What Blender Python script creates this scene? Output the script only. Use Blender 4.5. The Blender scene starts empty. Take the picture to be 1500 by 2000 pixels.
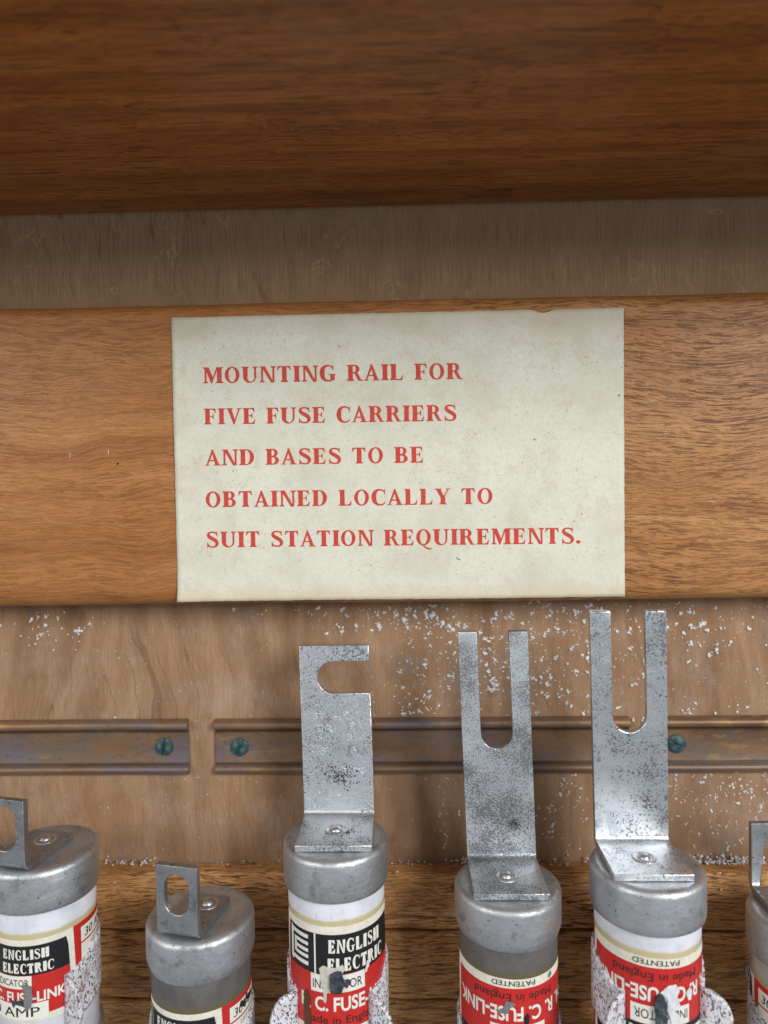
import bpy, bmesh, math, random
from mathutils import Vector, Matrix
from math import radians as rad, sin, cos, pi

S = 0.001                       # everything below is written in millimetres
random.seed(11)
sc = bpy.context.scene
COL = sc.collection

# ------------------------------------------------------------------ camera
cd = bpy.data.cameras.new('camera'); cam = bpy.data.objects.new('camera', cd); COL.objects.link(cam)
cam.location = (0, -184*S, 0)
cam.rotation_euler = (rad(90-1.8), rad(0.85), rad(1.46))
cd.sensor_width = 36; cd.lens = 24.97
cd.clip_start = 0.004; cd.clip_end = 50
cd.dof.use_dof = True; cd.dof.focus_distance = 0.166; cd.dof.aperture_fstop = 12.0
sc.camera = cam

# ------------------------------------------------------------------ light
w = bpy.data.worlds.new('World'); sc.world = w; w.use_nodes = True
w.node_tree.nodes['Background'].inputs[0].default_value = (0.90, 0.95, 1.0, 1)
w.node_tree.nodes['Background'].inputs[1].default_value = 0.37

def area(name, loc, target, sx, sy, power, col):
    l = bpy.data.lights.new(name, 'AREA'); l.shape = 'RECTANGLE'; l.size = sx; l.size_y = sy
    l.energy = power; l.color = col
    o = bpy.data.objects.new(name, l); COL.objects.link(o); o.location = loc
    d = Vector(target)-Vector(loc); o.rotation_euler = d.to_track_quat('-Z', 'Y').to_euler()
    return o
area('window_light', (0.62, -0.75, 0.35), (0, 0, -0.04), 0.34, 0.44, 8.8, (0.98, 0.99, 1.0))
area('room_light', (-0.66, -0.70, 0.31), (0, 0, -0.05), 0.32, 0.4, 3.6, (1.0, 0.99, 0.97))

sc.view_settings.view_transform = 'Standard'; sc.view_settings.look = 'None'
sc.view_settings.exposure = 0.0; sc.view_settings.gamma = 1.0
sc.view_settings.use_curve_mapping = False
sc.render.engine = 'CYCLES'
sc.cycles.use_denoising = True
sc.cycles.max_bounces = 8

# ------------------------------------------------------------------ node helpers
class G:
    def __init__(s, name):
        s.m = bpy.data.materials.new(name); s.m.use_nodes = True
        s.t = s.m.node_tree; s.b = s.t.nodes['Principled BSDF']
        s._tc = None
    def n(s, typ, ins=None, **props):
        nd = s.t.nodes.new(typ)
        for k, v in props.items(): setattr(nd, k, v)
        for k, v in (ins or {}).items():
            s.set(nd.inputs[k], v)
        return nd
    def set(s, sock, v):
        if isinstance(v, bpy.types.NodeSocket): s.t.links.new(v, sock)
        elif isinstance(v, (tuple, list)):
            v = tuple(v)
            if len(v) == 3 and sock.type == 'RGBA': v = v+(1,)
            sock.default_value = v
        else: sock.default_value = v
    def bs(s, **kw):
        for k, v in kw.items(): s.set(s.b.inputs[k.replace('_', ' ')], v)
    def co(s, sx=1, sy=1, sz=1, off=(0, 0, 0), rot=(0, 0, 0), src=None):
        if src is None:
            if s._tc is None: s._tc = s.n('ShaderNodeTexCoord')
            src = s._tc.outputs['Object']; k = 1000.0
        else: k = 1.0
        mp = s.n('ShaderNodeMapping', {'Vector': src, 'Scale': (sx*k, sy*k, sz*k), 'Location': off, 'Rotation': rot})
        return mp.outputs[0]
    def rnd(s):
        return s.n('ShaderNodeObjectInfo').outputs['Random']
    def noise(s, vec, scale=1, detail=3, rough=.5, dist=0, w=None):
        nd = s.n('ShaderNodeTexNoise', {'Vector': vec, 'Scale': scale, 'Detail': detail, 'Roughness': rough, 'Distortion': dist},
                 noise_dimensions='4D' if w is not None else '3D')
        if w is not None: s.set(nd.inputs['W'], w)
        return nd.outputs[0]
    def vor(s, vec, scale=1, feature='F1', out='Distance', rnd=1.0):
        nd = s.n('ShaderNodeTexVoronoi', {'Vector': vec, 'Scale': scale, 'Randomness': rnd}, feature=feature)
        return nd.outputs[out]
    def ramp(s, fac, stops, interp='LINEAR'):
        r = s.n('ShaderNodeValToRGB', {'Fac': fac}); cr = r.color_ramp; cr.interpolation = interp
        while len(cr.elements) < len(stops): cr.elements.new(.5)
        for e, (p, c) in zip(cr.elements, stops):
            e.position = p
            e.color = (c, c, c, 1) if not isinstance(c, (tuple, list)) else tuple(c)+(1,)
        return r.outputs[0]
    def step(s, fac, a, b):
        return s.n('ShaderNodeMapRange', {'Value': fac, 'From Min': a, 'From Max': b}, interpolation_type='SMOOTHSTEP').outputs[0]
    def mix(s, fac, a, b, mode='MIX'):
        nd = s.n('ShaderNodeMix', data_type='RGBA', blend_type=mode)
        s.set(nd.inputs[0], fac); s.set(nd.inputs[6], a); s.set(nd.inputs[7], b)
        return nd.outputs[2]
    def ma(s, op, a, b=0.0, clamp=False):
        nd = s.n('ShaderNodeMath', operation=op, use_clamp=clamp); s.set(nd.inputs[0], a); s.set(nd.inputs[1], b)
        return nd.outputs[0]
    def vadd(s, a, b):
        nd = s.n('ShaderNodeVectorMath', operation='ADD'); s.set(nd.inputs[0], a); s.set(nd.inputs[1], b); return nd.outputs[0]
    def xyz(s, x, y, z):
        return s.n('ShaderNodeCombineXYZ', {'X': x, 'Y': y, 'Z': z}).outputs[0]
    def sep(s, v):
        return s.n('ShaderNodeSeparateXYZ', {'Vector': v}).outputs
    def bump(s, h, strength=.3, dist=.0002, normal=None):
        nd = s.n('ShaderNodeBump', {'Height': h, 'Strength': strength, 'Distance': dist})
        if normal is not None: s.set(nd.inputs['Normal'], normal)
        s.set(s.b.inputs['Normal'], nd.outputs[0]); return nd.outputs[0]

def wood(name, c0, c1, c2, pore, pore_amt=.8, poreth=.60, rough=.42, seed=0., px=.22, pz=2.4, lean=None, grain=.5, wob=1.0, coat=.0, depth=.00018, gz=1.0):
    """grain runs along local X; the cross direction is Z (and Y on edges)"""
    g = G(name)
    base = g.co(1, 1, 1, off=(seed*37, seed*11, seed*23))
    big = g.noise(base, .018, 2, .5)
    med = g.noise(g.co(.03, .07, .07, off=(seed, 3, 1)), 1, 2, .5)
    sh = g.ma('ADD', g.ma('MULTIPLY', g.ma('SUBTRACT', big, .5), 16*wob), g.ma('MULTIPLY', g.ma('SUBTRACT', med, .5), 9*wob))
    X, Y, Z = g.sep(base)
    Zs = g.ma('ADD', Z, sh)
    v = lambda ax, az, o=0.0: g.xyz(g.ma('ADD', g.ma('MULTIPLY', X, ax), o), g.ma('MULTIPLY', Y, az), g.ma('MULTIPLY', Zs, az))
    rings = g.noise(v(.008, .16*gz, 5.), 1, 4, .55)
    streak = g.noise(v(.045, .9*gz, 9.), 1, 4, .6)
    fib = g.noise(v(.35, 7.0, 2.), 1, 2, .6)
    tone = g.ma('ADD', g.ma('MULTIPLY', rings, .62), g.ma('MULTIPLY', streak, .38))
    col = g.ramp(tone, [(.34, c0), (.50, c1), (.66, c2)])
    col = g.mix(g.ma('MULTIPLY', g.step(fib, .42, .62), .24*grain*2), col, g.mix(1, col, (.66, .54, .42), 'MULTIPLY'))
    po = g.noise(v(px, pz, 31.), 1, 2.5, .55, .25)
    po2 = g.noise(v(px*1.9, pz*2.1, 77.), 1, 1.5, .5)
    dens = g.step(g.noise(base, .05, 2, .5), .25, .7)
    pm = g.ma('MULTIPLY', g.step(po, poreth, poreth+.05), g.ma('ADD', .35, g.ma('MULTIPLY', dens, .75)))
    pm2 = g.ma('MULTIPLY', g.step(po2, poreth+.01, poreth+.055), .55)
    pm = g.ma('MAXIMUM', pm, pm2)
    if lean:
        lf = g.step(g.ma('ADD', g.sep(g.co())[0], g.ma('MULTIPLY', g.ma('SUBTRACT', big, .5), 120)), 20, -70)
        col = g.mix(g.ma('MULTIPLY', lf, .55), col, g.mix(1, col, lean, 'MULTIPLY'))
        pm = g.ma('MULTIPLY', pm, g.ma('SUBTRACT', 1.0, g.ma('MULTIPLY', lf, .45)))
    col = g.mix(g.ma('MULTIPLY', pm, pore_amt), col, pore)
    # scuffs and specks of dirt
    sp = g.step(g.noise(base, .55, 2, .6), .755, .79)
    col = g.mix(g.ma('MULTIPLY', sp, .55), col, (.03, .018, .01))
    hz = g.step(g.noise(g.co(.05, .05, .05, off=(seed*5, 8, 4)), 1, 4, .65), .52, .75)
    col = g.mix(g.ma('MULTIPLY', hz, .07), col, (.42, .32, .22))
    g.bs(Base_Color=col, Roughness=g.ma('ADD', rough, g.ma('MULTIPLY', g.ma('SUBTRACT', streak, .5), .25)), Specular_IOR_Level=.35, Coat_Weight=coat, Coat_Roughness=.35)
    h = g.ma('SUBTRACT', g.ma('MULTIPLY', fib, .25), pm)
    g.bump(h, .7, depth)
    return g.m

M = {}
M['board'] = wood('board_wood', (.310, .122, .033), (.420, .186, .057), (.510, .256, .095), (.115, .040, .012), .85, .565, .44, 3.1, px=.17, pz=2.6, lean=(.92, .76, .58), wob=.6, coat=.05)
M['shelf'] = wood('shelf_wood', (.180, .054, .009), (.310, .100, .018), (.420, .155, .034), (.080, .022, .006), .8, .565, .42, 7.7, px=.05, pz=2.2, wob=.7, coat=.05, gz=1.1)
M['plank'] = wood('plank_wood', (.380, .168, .052), (.580, .285, .098), (.740, .405, .160), (.095, .034, .011), .9, .56, .6, 5.3, px=.16, pz=2.0, wob=.55, depth=.0004)

# plywood: vertical grain, stains, haze
def plywood():
    g = G('plywood')
    base = g.co()
    X, Y, Z = g.sep(base)
    wobx = g.ma('MULTIPLY', g.ma('SUBTRACT', g.noise(g.co(.02, .02, .022), 1, 3, .5), .5), 26)
    Xs = g.ma('ADD', X, wobx)
    fib = g.noise(g.xyz(g.ma('MULTIPLY', X, 3.2), 0.0, g.ma('MULTIPLY', Z, .10)), 1, 3, .6)
    fib2 = g.noise(g.xyz(g.ma('MULTIPLY', X, 7.0), 2.0, g.ma('MULTIPLY', Z, .35)), 1, 2, .6)
    band = g.noise(g.xyz(g.ma('MULTIPLY', Xs, .13), 4.0, g.ma('MULTIPLY', Z, .012)), 1, 3, .55)
    col = g.ramp(band, [(.3, (.215, .118, .060)), (.5, (.320, .188, .104)), (.7, (.420, .264, .154))])
    col = g.mix(g.ma('MULTIPLY', g.step(fib, .38, .68), .42), col, (.215, .110, .054))
    col = g.mix(g.ma('MULTIPLY', g.step(fib2, .5, .75), .30), col, (.54, .40, .28))
    # dark growth lines, drawn where the veneer was cut across a ring
    ln = g.noise(g.xyz(g.ma('MULTIPLY', g.ma('ADD', Xs, g.ma('MULTIPLY', Z, .22)), .085), 9.0, g.ma('MULTIPLY', Z, .006)), 1, 1, .4)
    fr = g.ma('FRACT', g.ma('MULTIPLY', ln, 13.0))
    line = g.ma('SUBTRACT', 1.0, g.step(g.ma('ABSOLUTE', g.ma('SUBTRACT', fr, .5)), .0, .075))
    lmask = g.ma('MULTIPLY', g.step(g.noise(base, .03, 2, .5), .40, .62), .42)
    lmask = g.ma('MULTIPLY', lmask, g.ma('ADD', .22, g.ma('MULTIPLY', g.step(X, 0, -40), .98)))
    col = g.mix(g.ma('MULTIPLY', line, lmask), col, (.13, .055, .028))
    # blotchy brown stains
    st = g.step(g.noise(base, .045, 4, .6), .54, .78)
    col = g.mix(g.ma('MULTIPLY', st, .6), col, (.175, .074, .030))
    st2 = g.step(g.noise(g.co(.10, .1, .07, off=(50, 3, 7)), 1, 3, .6), .62, .76)
    col = g.mix(g.ma('MULTIPLY', st2, .45), col, (.15, .058, .026))
    # grey white bloom
    hz = g.step(g.noise(g.co(.055, .05, .05, off=(9, 9, 2)), 1, 5, .68), .47, .72)
    hz = g.ma('MULTIPLY', hz, g.step(fib2, .25, .65))
    col = g.mix(g.ma('MULTIPLY', hz, g.ma('SUBTRACT', .34, g.ma('MULTIPLY', g.step(Z, 30., 40.), .28))), col, (.50, .44, .40))
    # the strip above the board has its colour lightened against the shelf's shade; pale glue marks cross it
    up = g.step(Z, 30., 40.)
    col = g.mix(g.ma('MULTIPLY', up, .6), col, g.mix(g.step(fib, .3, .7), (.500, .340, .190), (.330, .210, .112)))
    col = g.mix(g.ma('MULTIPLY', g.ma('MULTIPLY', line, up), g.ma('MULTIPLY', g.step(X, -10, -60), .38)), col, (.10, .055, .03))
    wv = g.noise(g.co(.10, .10, .08, off=(3, 1, 40)), 1, 3, .55, 1.2)
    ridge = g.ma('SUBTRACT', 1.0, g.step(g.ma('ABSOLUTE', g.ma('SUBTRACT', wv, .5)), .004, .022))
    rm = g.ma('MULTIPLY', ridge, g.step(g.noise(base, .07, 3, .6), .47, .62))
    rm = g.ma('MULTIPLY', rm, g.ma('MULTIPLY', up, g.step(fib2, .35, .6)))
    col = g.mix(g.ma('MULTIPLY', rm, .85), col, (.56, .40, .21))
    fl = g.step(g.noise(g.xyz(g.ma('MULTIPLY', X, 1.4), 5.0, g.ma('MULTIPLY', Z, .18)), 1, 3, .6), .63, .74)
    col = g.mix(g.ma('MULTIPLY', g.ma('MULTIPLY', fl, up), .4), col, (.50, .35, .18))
    sp = g.step(g.noise(base, 1.1, 2, .6), .765, .80)
    col = g.mix(g.ma('MULTIPLY', sp, .6), col, (.06, .03, .02))
    g.bs(Base_Color=col, Roughness=.72, Specular_IOR_Level=.25)
    g.bump(g.ma('ADD', fib, g.ma('MULTIPLY', fib2, .6)), .35, .00012)
    return g.m
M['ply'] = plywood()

def paper(name, base_c, dirt, fox, tide=True, seed=0., rough=.75):
    g = G(name); b = g.co(off=(seed, seed, seed))
    X, Y, Z = g.sep(g.co())
    m = g.noise(b, .06, 5, .62)
    col = g.ramp(m, [(.30, dirt), (.50, base_c), (.72, tuple(min(1, c*1.08) for c in base_c))])
    mot = g.noise(b, .75, 4, .7)
    col = g.mix(g.ma('MULTIPLY', g.step(mot, .40, .70), .42), col, dirt)
    br = g.step(g.noise(b, .085, 4, .65), .52, .72)
    col = g.mix(g.ma('MULTIPLY', br, .30), col, (.56, .46, .31))
    mo2 = g.step(g.noise(b, .22, 5, .7), .50, .66)
    col = g.mix(g.ma('MULTIPLY', mo2, .20), col, (.50, .42, .29))
    den = g.step(g.noise(b, .11, 3, .6), .42, .66)
    spk = g.step(g.noise(b, 1.6, 3, .7), .63, .70)
    col = g.mix(g.ma('MULTIPLY', g.ma('MULTIPLY', spk, g.ma('ADD', .25, den)), .8), col, fox)
    fs_ = g.step(g.noise(g.co(2.2, 2.2, 2.2, off=(4, 4, 4)), 1, 4, .75), .52, .66)
    col = g.mix(g.ma('MULTIPLY', fs_, .38), col, (.44, .39, .28))
    spk2 = g.step(g.noise(g.co(1, 1, 1, off=(40, 2, 9)), .7, 2, .5), .735, .765)
    col = g.mix(g.ma('MULTIPLY', spk2, .75), col, (.15, .085, .035))
    if tide:
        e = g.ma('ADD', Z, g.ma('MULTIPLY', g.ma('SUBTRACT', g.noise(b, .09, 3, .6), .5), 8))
        t = g.ma('SUBTRACT', 1.0, g.step(e, -26.5, -22.0))
        col = g.mix(g.ma('MULTIPLY', t, .48), col, (.60, .46, .27))
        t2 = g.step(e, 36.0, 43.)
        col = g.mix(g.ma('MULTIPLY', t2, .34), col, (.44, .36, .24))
    g.bs(Base_Color=col, Roughness=rough, Specular_IOR_Level=.25)
    fibr = g.noise(g.co(1.2, 1, 3.5), 1, 4, .7)
    g.bump(g.ma('ADD', fibr, m), .18, .00012)
    return g.m
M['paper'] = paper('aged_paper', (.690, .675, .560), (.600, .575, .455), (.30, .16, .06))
M['label_paper'] = paper('fuse_label_paper', (.80, .77, .66), (.62, .58, .48), (.35, .26, .16), False, 3.)

def ink(name, c, var=.18, rough=.5, worn=(.7, .66, .6), wear=.0):
    g = G(name); b = g.co()
    n = g.noise(b, 1.3, 4, .6)
    col = g.mix(g.ma('MULTIPLY', g.step(n, .35, .7), var), c, tuple(x*.55 for x in c))
    if wear:
        wm = g.step(g.noise(b, 1.1, 5, .7, w=g.ma('MULTIPLY', g.rnd(), 30.)), .70, .73)
        col = g.mix(g.ma('MULTIPLY', wm, wear), col, worn)
        sc_ = g.step(g.noise(g.co(.5, .5, 6), 1, 2, .5), .74, .78)
        col = g.mix(g.ma('MULTIPLY', sc_, wear*.5), col, worn)
    g.bs(Base_Color=col, Roughness=rough, Specular_IOR_Level=.4)
    return g.m
M['red_ink'] = ink('red_lettering_ink', (.600, .058, .036), .45, .6)
M['red'] = ink('red_label_ink', (.560, .022, .018), .25, .38, (.72, .62, .55), .5)
M['black'] = ink('black_label_ink', (.012, .013, .015), .2, .36, (.35, .34, .33), .4)
M['white_ink'] = ink('white_label_print', (.80, .78, .70), .12, .5)
M['print'] = ink('black_print', (.018, .016, .016), .2, .5)
M['tear'] = ink('torn_paper_fibre', (.60, .57, .49), .45, .8)
M['tear_grey'] = ink('scraped_grey_paper', (.20, .195, .19), .5, .7)
M['rust'] = ink('rust_stain', (.115, .045, .022), .5, .8)
M['grime'] = ink('dark_grime', (.055, .058, .060), .4, .7)
M['tear_white'] = ink('torn_white_paper', (.72, .73, .75), .45, .7)

def metal(name, light, dark, speck=.8, size=1.5, rough=.42, thr=.53, metallic=.95, tint=(.50, .52, .54), blot=.5, pits=.8, dent=.4):
    g = G(name); r = g.ma('MULTIPLY', g.rnd(), 60.)
    b = g.co()
    big = g.noise(b, .10, 4, .6, w=r)
    fine = g.noise(b, size, 5, .74, w=r)
    pit = g.noise(b, size*.8, 3, .65, w=g.ma('ADD', r, 9.))
    scr = g.noise(g.co(.25, .25, 5, rot=(0, .5, 0)), 1, 3, .6, w=r)
    scr2 = g.noise(g.co(9, 9, .3, rot=(0, .3, 0)), 1, 2, .5, w=r)
    thrm = g.ma('ADD', thr, g.ma('MULTIPLY', g.ma('SUBTRACT', .5, big), .48))
    sm = g.ma('MULTIPLY', g.step(g.ma('SUBTRACT', fine, thrm), -.01, .05), speck)
    col = g.mix(g.step(big, .36, .66), light, tint)
    col = g.mix(g.ma('MULTIPLY', g.step(scr, .52, .72), .25), col, tuple(min(1, c*1.4) for c in light))
    col = g.mix(sm, col, dark)
    line = g.ma('MULTIPLY', g.step(scr2, .68, .74), g.step(g.noise(b, .2, 2, .5, w=r), .45, .6))
    col = g.mix(g.ma('MULTIPLY', line, .45), col, tuple(c*.7 for c in dark))
    pm = g.step(pit, .64, .68)
    col = g.mix(g.ma('MULTIPLY', pm, pits), col, tuple(c*.22 for c in dark))
    bl = g.step(g.noise(b, .20, 5, .68, w=g.ma('ADD', r, 22.)), .57, .66)
    bl = g.ma('MULTIPLY', bl, g.ma('ADD', .45, g.ma('MULTIPLY', g.step(fine, .40, .56), .55)))
    col = g.mix(g.ma('MULTIPLY', bl, blot), col, tuple(c*.8 for c in dark))
    g.bs(Base_Color=col, Metallic=metallic, Roughness=g.ma('ADD', rough, g.ma('ADD', g.ma('MULTIPLY', sm, .18), g.ma('MULTIPLY', g.ma('SUBTRACT', scr, .5), .25))), Specular_IOR_Level=.5)
    n1 = g.n('ShaderNodeBump', {'Height': g.noise(b, .28, 3, .5, w=r), 'Strength': dent, 'Distance': .0012}).outputs[0]
    g.bump(g.ma('SUBTRACT', g.ma('SUBTRACT', g.ma('MULTIPLY', fine, .6), g.ma('MULTIPLY', sm, .3)), g.ma('MULTIPLY', pm, .9)), .75, .00022, n1)
    return g.m
M['zinc'] = metal('tinned_cap_metal', (.58, .60, .62), (.24, .245, .25), .55, 1.2, .46, .57, .92, (.46, .47, .48), .55, .6, .22)
M['galv'] = metal('galvanised_blade_metal', (.72, .75, .78), (.20, .21, .22), .88, 2.5, .33, .50, .95, (.52, .54, .56), .35, .6, .2)
M['galv_pale'] = metal('pale_tinned_blade_metal', (.76, .785, .81), (.16, .17, .18), .85, 2.0, .32, .55, .95, (.64, .665, .69), .5, .85, .25)
M['rivet'] = metal('rivet_metal', (.62, .64, .66), (.25, .255, .26), .35, 1.6, .28, .60, .95, (.52, .53, .54), .3, .3, .1)
M['stamp'] = metal('highlit_stamp_metal', (.86, .88, .90), (.55, .56, .57), .3, 1.6, .30, .62, .95, (.80, .82, .84), .1, .2, .1)  # polished letter tops, paler so the highlights of the relief are in the colour
M['lug'] = metal('dull_lug_metal', (.44, .45, .46), (.15, .15, .155), .6, 1.5, .36, .55, .95, (.33, .335, .34), .55, .7, .4)

def barrel(name, c, c2, band, zlab, speckle):
    g = G(name); b = g.co(); X, Y, Z = g.sep(b); r = g.ma('MULTIPLY', g.rnd(), 40.)
    n = g.noise(b, .25, 4, .6, w=r)
    col = g.ramp(n, [(.3, c2), (.6, c)])
    st = g.step(g.noise(g.co(.8, .8, .35), 1, 4, .7, w=r), .60, .70)
    col = g.mix(g.ma('MULTIPLY', st, .35), col, tuple(x*.45 for x in c))
    e = g.ma('ADD', Z, g.ma('MULTIPLY', g.ma('SUBTRACT', g.noise(b, .35, 3, .6, w=r), .5), .9))
    bd = g.ma('SUBTRACT', 1.0, g.step(e, zlab+.9, zlab+1.6))
    bd = g.ma('MULTIPLY', bd, g.step(Z, zlab-1.5, zlab-.5))
    col = g.mix(g.ma('MULTIPLY', bd, .85), col, band)
    sp = g.step(g.noise(b, 2.0, 2, .6, w=r), .72, .76)
    col = g.mix(g.ma('MULTIPLY', sp, .5), col, speckle)
    g.bs(Base_Color=col, Roughness=.34, Specular_IOR_Level=.5)
    g.bump(n, .1, .0001)
    return g.m

def enamel():
    g = G('speckled_clip_enamel'); b = g.co(); r = g.ma('MULTIPLY', g.rnd(), 40.)
    bg = g.noise(b, .3, 3, .6, w=r)
    col = g.mix(g.step(bg, .35, .7), (.74, .75, .80), (.60, .56, .58))
    sp = g.noise(g.co(1.9, 1.9, 1.3), 1, 3, .62, .6, w=r)
    sm = g.step(sp, .535, .575)
    ty = g.noise(b, .9, 2, .5, w=g.ma('ADD', r, 7.))
    col = g.mix(g.ma('MULTIPLY', sm, .93), col, g.mix(g.step(ty, .4, .65), (.045, .038, .045), (.14, .075, .06)))
    ru = g.step(g.noise(b, .16, 4, .65, w=g.ma('ADD', r, 3.)), .60, .70)
    col = g.mix(g.ma('MULTIPLY', ru, .65), col, (.27, .13, .07))
    g.bs(Base_Color=col, Roughness=.45, Specular_IOR_Level=.4)
    g.bump(g.ma('SUBTRACT', g.ma('MULTIPLY', bg, .3), sm), .6, .0003)
    return g.m
M['enamel'] = enamel()

def copper():
    g = G('patinated_copper'); b = g.co(); r = g.ma('MULTIPLY', g.rnd(), 30.); X, Y, Z = g.sep(b)
    n = g.noise(g.co(.035, .1, .14), 1, 4, .62, w=r)
    col = g.ramp(n, [(.30, (.150, .085, .048)), (.48, (.260, .150, .082)), (.62, (.195, .140, .105)), (.75, (.38, .225, .105))])
    pu = g.step(g.noise(g.co(.045, .1, .11, off=(7, 0, 3)), 1, 4, .6, w=r), .49, .66)
    col = g.mix(g.ma('MULTIPLY', pu, .75), col, (.165, .150, .180))
    go = g.ma('MULTIPLY', g.step(g.noise(g.co(.12, .2, .45, off=(1, 5, 3)), 1, 5, .7, w=r), .53, .62), g.step(g.noise(g.co(.022, .1, .05), 1, 2, .5, w=g.ma('ADD', r, 4.)), .50, .64))
    col = g.mix(g.ma('MULTIPLY', go, .45), col, (.46, .29, .095))
    gr = g.step(g.noise(b, .4, 4, .65, w=r), .64, .72)
    col = g.mix(g.ma('MULTIPLY', gr, .6), col, (.075, .080, .072))
    kk = g.step(g.noise(g.co(.6, 1, 1.6), 1, 5, .72, w=r), .54, .66)
    col = g.mix(g.ma('MULTIPLY', kk, .5), col, (.07, .045, .032))
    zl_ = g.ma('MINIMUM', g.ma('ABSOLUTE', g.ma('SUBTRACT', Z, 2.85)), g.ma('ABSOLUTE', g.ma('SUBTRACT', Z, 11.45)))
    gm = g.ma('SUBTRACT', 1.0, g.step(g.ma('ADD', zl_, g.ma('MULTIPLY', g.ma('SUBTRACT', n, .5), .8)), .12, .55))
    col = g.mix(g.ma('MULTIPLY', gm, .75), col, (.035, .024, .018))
    g.bs(Base_Color=col, Metallic=.5, Roughness=g.ma('ADD', .42, g.ma('MULTIPLY', n, .2)))
    g.bump(g.noise(g.co(.5, 2, 3), 1, 3, .6), .12, .0001)
    return g.m
M['copper'] = copper()
g = G('verdigris'); n_ = g.noise(g.co(), .9, 4, .65)
g.bs(Base_Color=g.ramp(n_, [(.35, (.016, .040, .042)), (.55, (.042, .095, .095)), (.7, (.13, .22, .20))]), Metallic=.35, Roughness=.5); g.bump(n_, .4, .0002); M['verdigris'] = g.m
g = G('white_crumb'); n_ = g.noise(g.co(), .8, 3, .6)
g.bs(Base_Color=g.ramp(n_, [(.35, (.50, .48, .47)), (.6, (.78, .77, .76))]), Roughness=.85, Subsurface_Weight=.0); M['crumb'] = g.m
g = G('indicator_metal'); n_ = g.noise(g.co(), .8, 4, .65)
g.bs(Base_Color=g.ramp(n_, [(.35, (.028, .036, .048)), (.6, (.080, .095, .115)), (.72, (.22, .24, .26))]), Metallic=.4, Roughness=.42); g.bump(n_, .5, .0003); M['indicator'] = g.m

# ------------------------------------------------------------------ object helpers
def obj(name, verts, faces, mat, parent=None, loc=(0, 0, 0), smooth=False):
    me = bpy.data.meshes.new(name); me.from_pydata([tuple(c*S for c in v) for v in verts], [], faces)
    me.update()
    return link(name, me, mat, parent, loc, smooth)
def link(name, me, mat, parent=None, loc=(0, 0, 0), smooth=False):
    if mat and not me.materials: me.materials.append(mat)
    if smooth:
        me.polygons.foreach_set('use_smooth', [True]*len(me.polygons))
    o = bpy.data.objects.new(name, me); COL.objects.link(o)
    o.location = tuple(c*S for c in loc)
    if parent: o.parent = parent
    return o
def tag(o, label=None, cat=None, group=None, kind=None):
    if label: o['label'] = label
    if cat: o['category'] = cat
    if group: o['group'] = group
    if kind: o['kind'] = kind
    return o
def empty(name, loc, rz=0):
    o = bpy.data.objects.new(name, None); COL.objects.link(o); o.empty_display_size = .005
    o.location = tuple(c*S for c in loc); o.rotation_euler.z = rz
    return o
def bevel(o, wdt, seg=3, ang=35):
    m = o.modifiers.new('bevel', 'BEVEL'); m.width = wdt*S; m.segments = seg; m.limit_method = 'ANGLE'; m.angle_limit = rad(ang)
    return o
def autosmooth(o, ang=35):
    me = o.data
    me.polygons.foreach_set('use_smooth', [True]*len(me.polygons))
    bm = bmesh.new(); bm.from_mesh(me)
    for e in bm.edges:
        if len(e.link_faces) == 2 and e.calc_face_angle(0) > rad(ang): e.smooth = False
    bm.to_mesh(me); bm.free(); return o
def extrude_x(name, prof, x0, x1, mat, parent=None, loc=(0, 0, 0), nx=1, wob=None, smooth_ang=30):
    """closed (y,z) profile swept along x, ends capped"""
    n = len(prof); V = []; F = []
    for i in range(nx+1):
        x = x0+(x1-x0)*i/nx
        for j, (y, z) in enumerate(prof):
            dy, dz = wob(x, y, z) if wob else (0, 0)
            V.append((x, y+dy, z+dz))
    for i in range(nx):
        for j in range(n):
            a = i*n+j; b_ = i*n+(j+1) % n
            F.append((a, a+n, b_+n, b_))
    F.append(tuple(range(n))); F.append(tuple(nx*n+j for j in reversed(range(n))))
    o = obj(name, V, F, mat, parent, loc)
    bm = bmesh.new(); bm.from_mesh(o.data); bmesh.ops.recalc_face_normals(bm, faces=bm.faces); bm.to_mesh(o.data); bm.free()
    return autosmooth(o, smooth_ang)
def arc(cx, cy, r, a0, a1, n):
    return [(cx+r*cos(rad(a0+(a1-a0)*i/n)), cy+r*sin(rad(a0+(a1-a0)*i/n))) for i in range(n+1)]
def lathe(prof, n=72):
    V = []; F = []; m = len(prof)
    for i in range(n):
        a = 2*pi*i/n
        for r, z in prof: V.append((r*cos(a), r*sin(a), z))
    for i in range(n):
        k = (i+1) % n
        for j in range(m-1):
            F.append((i*m+j, i*m+j+1, k*m+j+1, k*m+j))
    return V, F

# ------------------------------------------------------------------ setting
# plywood back panel
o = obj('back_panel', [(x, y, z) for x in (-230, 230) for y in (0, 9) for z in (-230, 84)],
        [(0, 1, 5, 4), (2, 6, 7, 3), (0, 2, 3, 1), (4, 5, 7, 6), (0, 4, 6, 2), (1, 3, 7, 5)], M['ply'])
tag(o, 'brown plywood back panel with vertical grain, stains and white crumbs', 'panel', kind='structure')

# shelf over the panel, seen from below
def wobs(x, y, z): return (0.25*sin(x*.031)+.12*sin(x*.11+1), 0)
prof = [(-1.0, 72)]+[(-1, 91)]+arc(-94, 88, 3, 90, 180, 5)+arc(-93, 76, 4, 180, 270, 6)
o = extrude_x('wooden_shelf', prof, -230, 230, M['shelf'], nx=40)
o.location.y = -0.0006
tag(o, 'dark varnished wooden shelf overhanging the top of the picture, seen from below', 'shelf')

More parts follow.
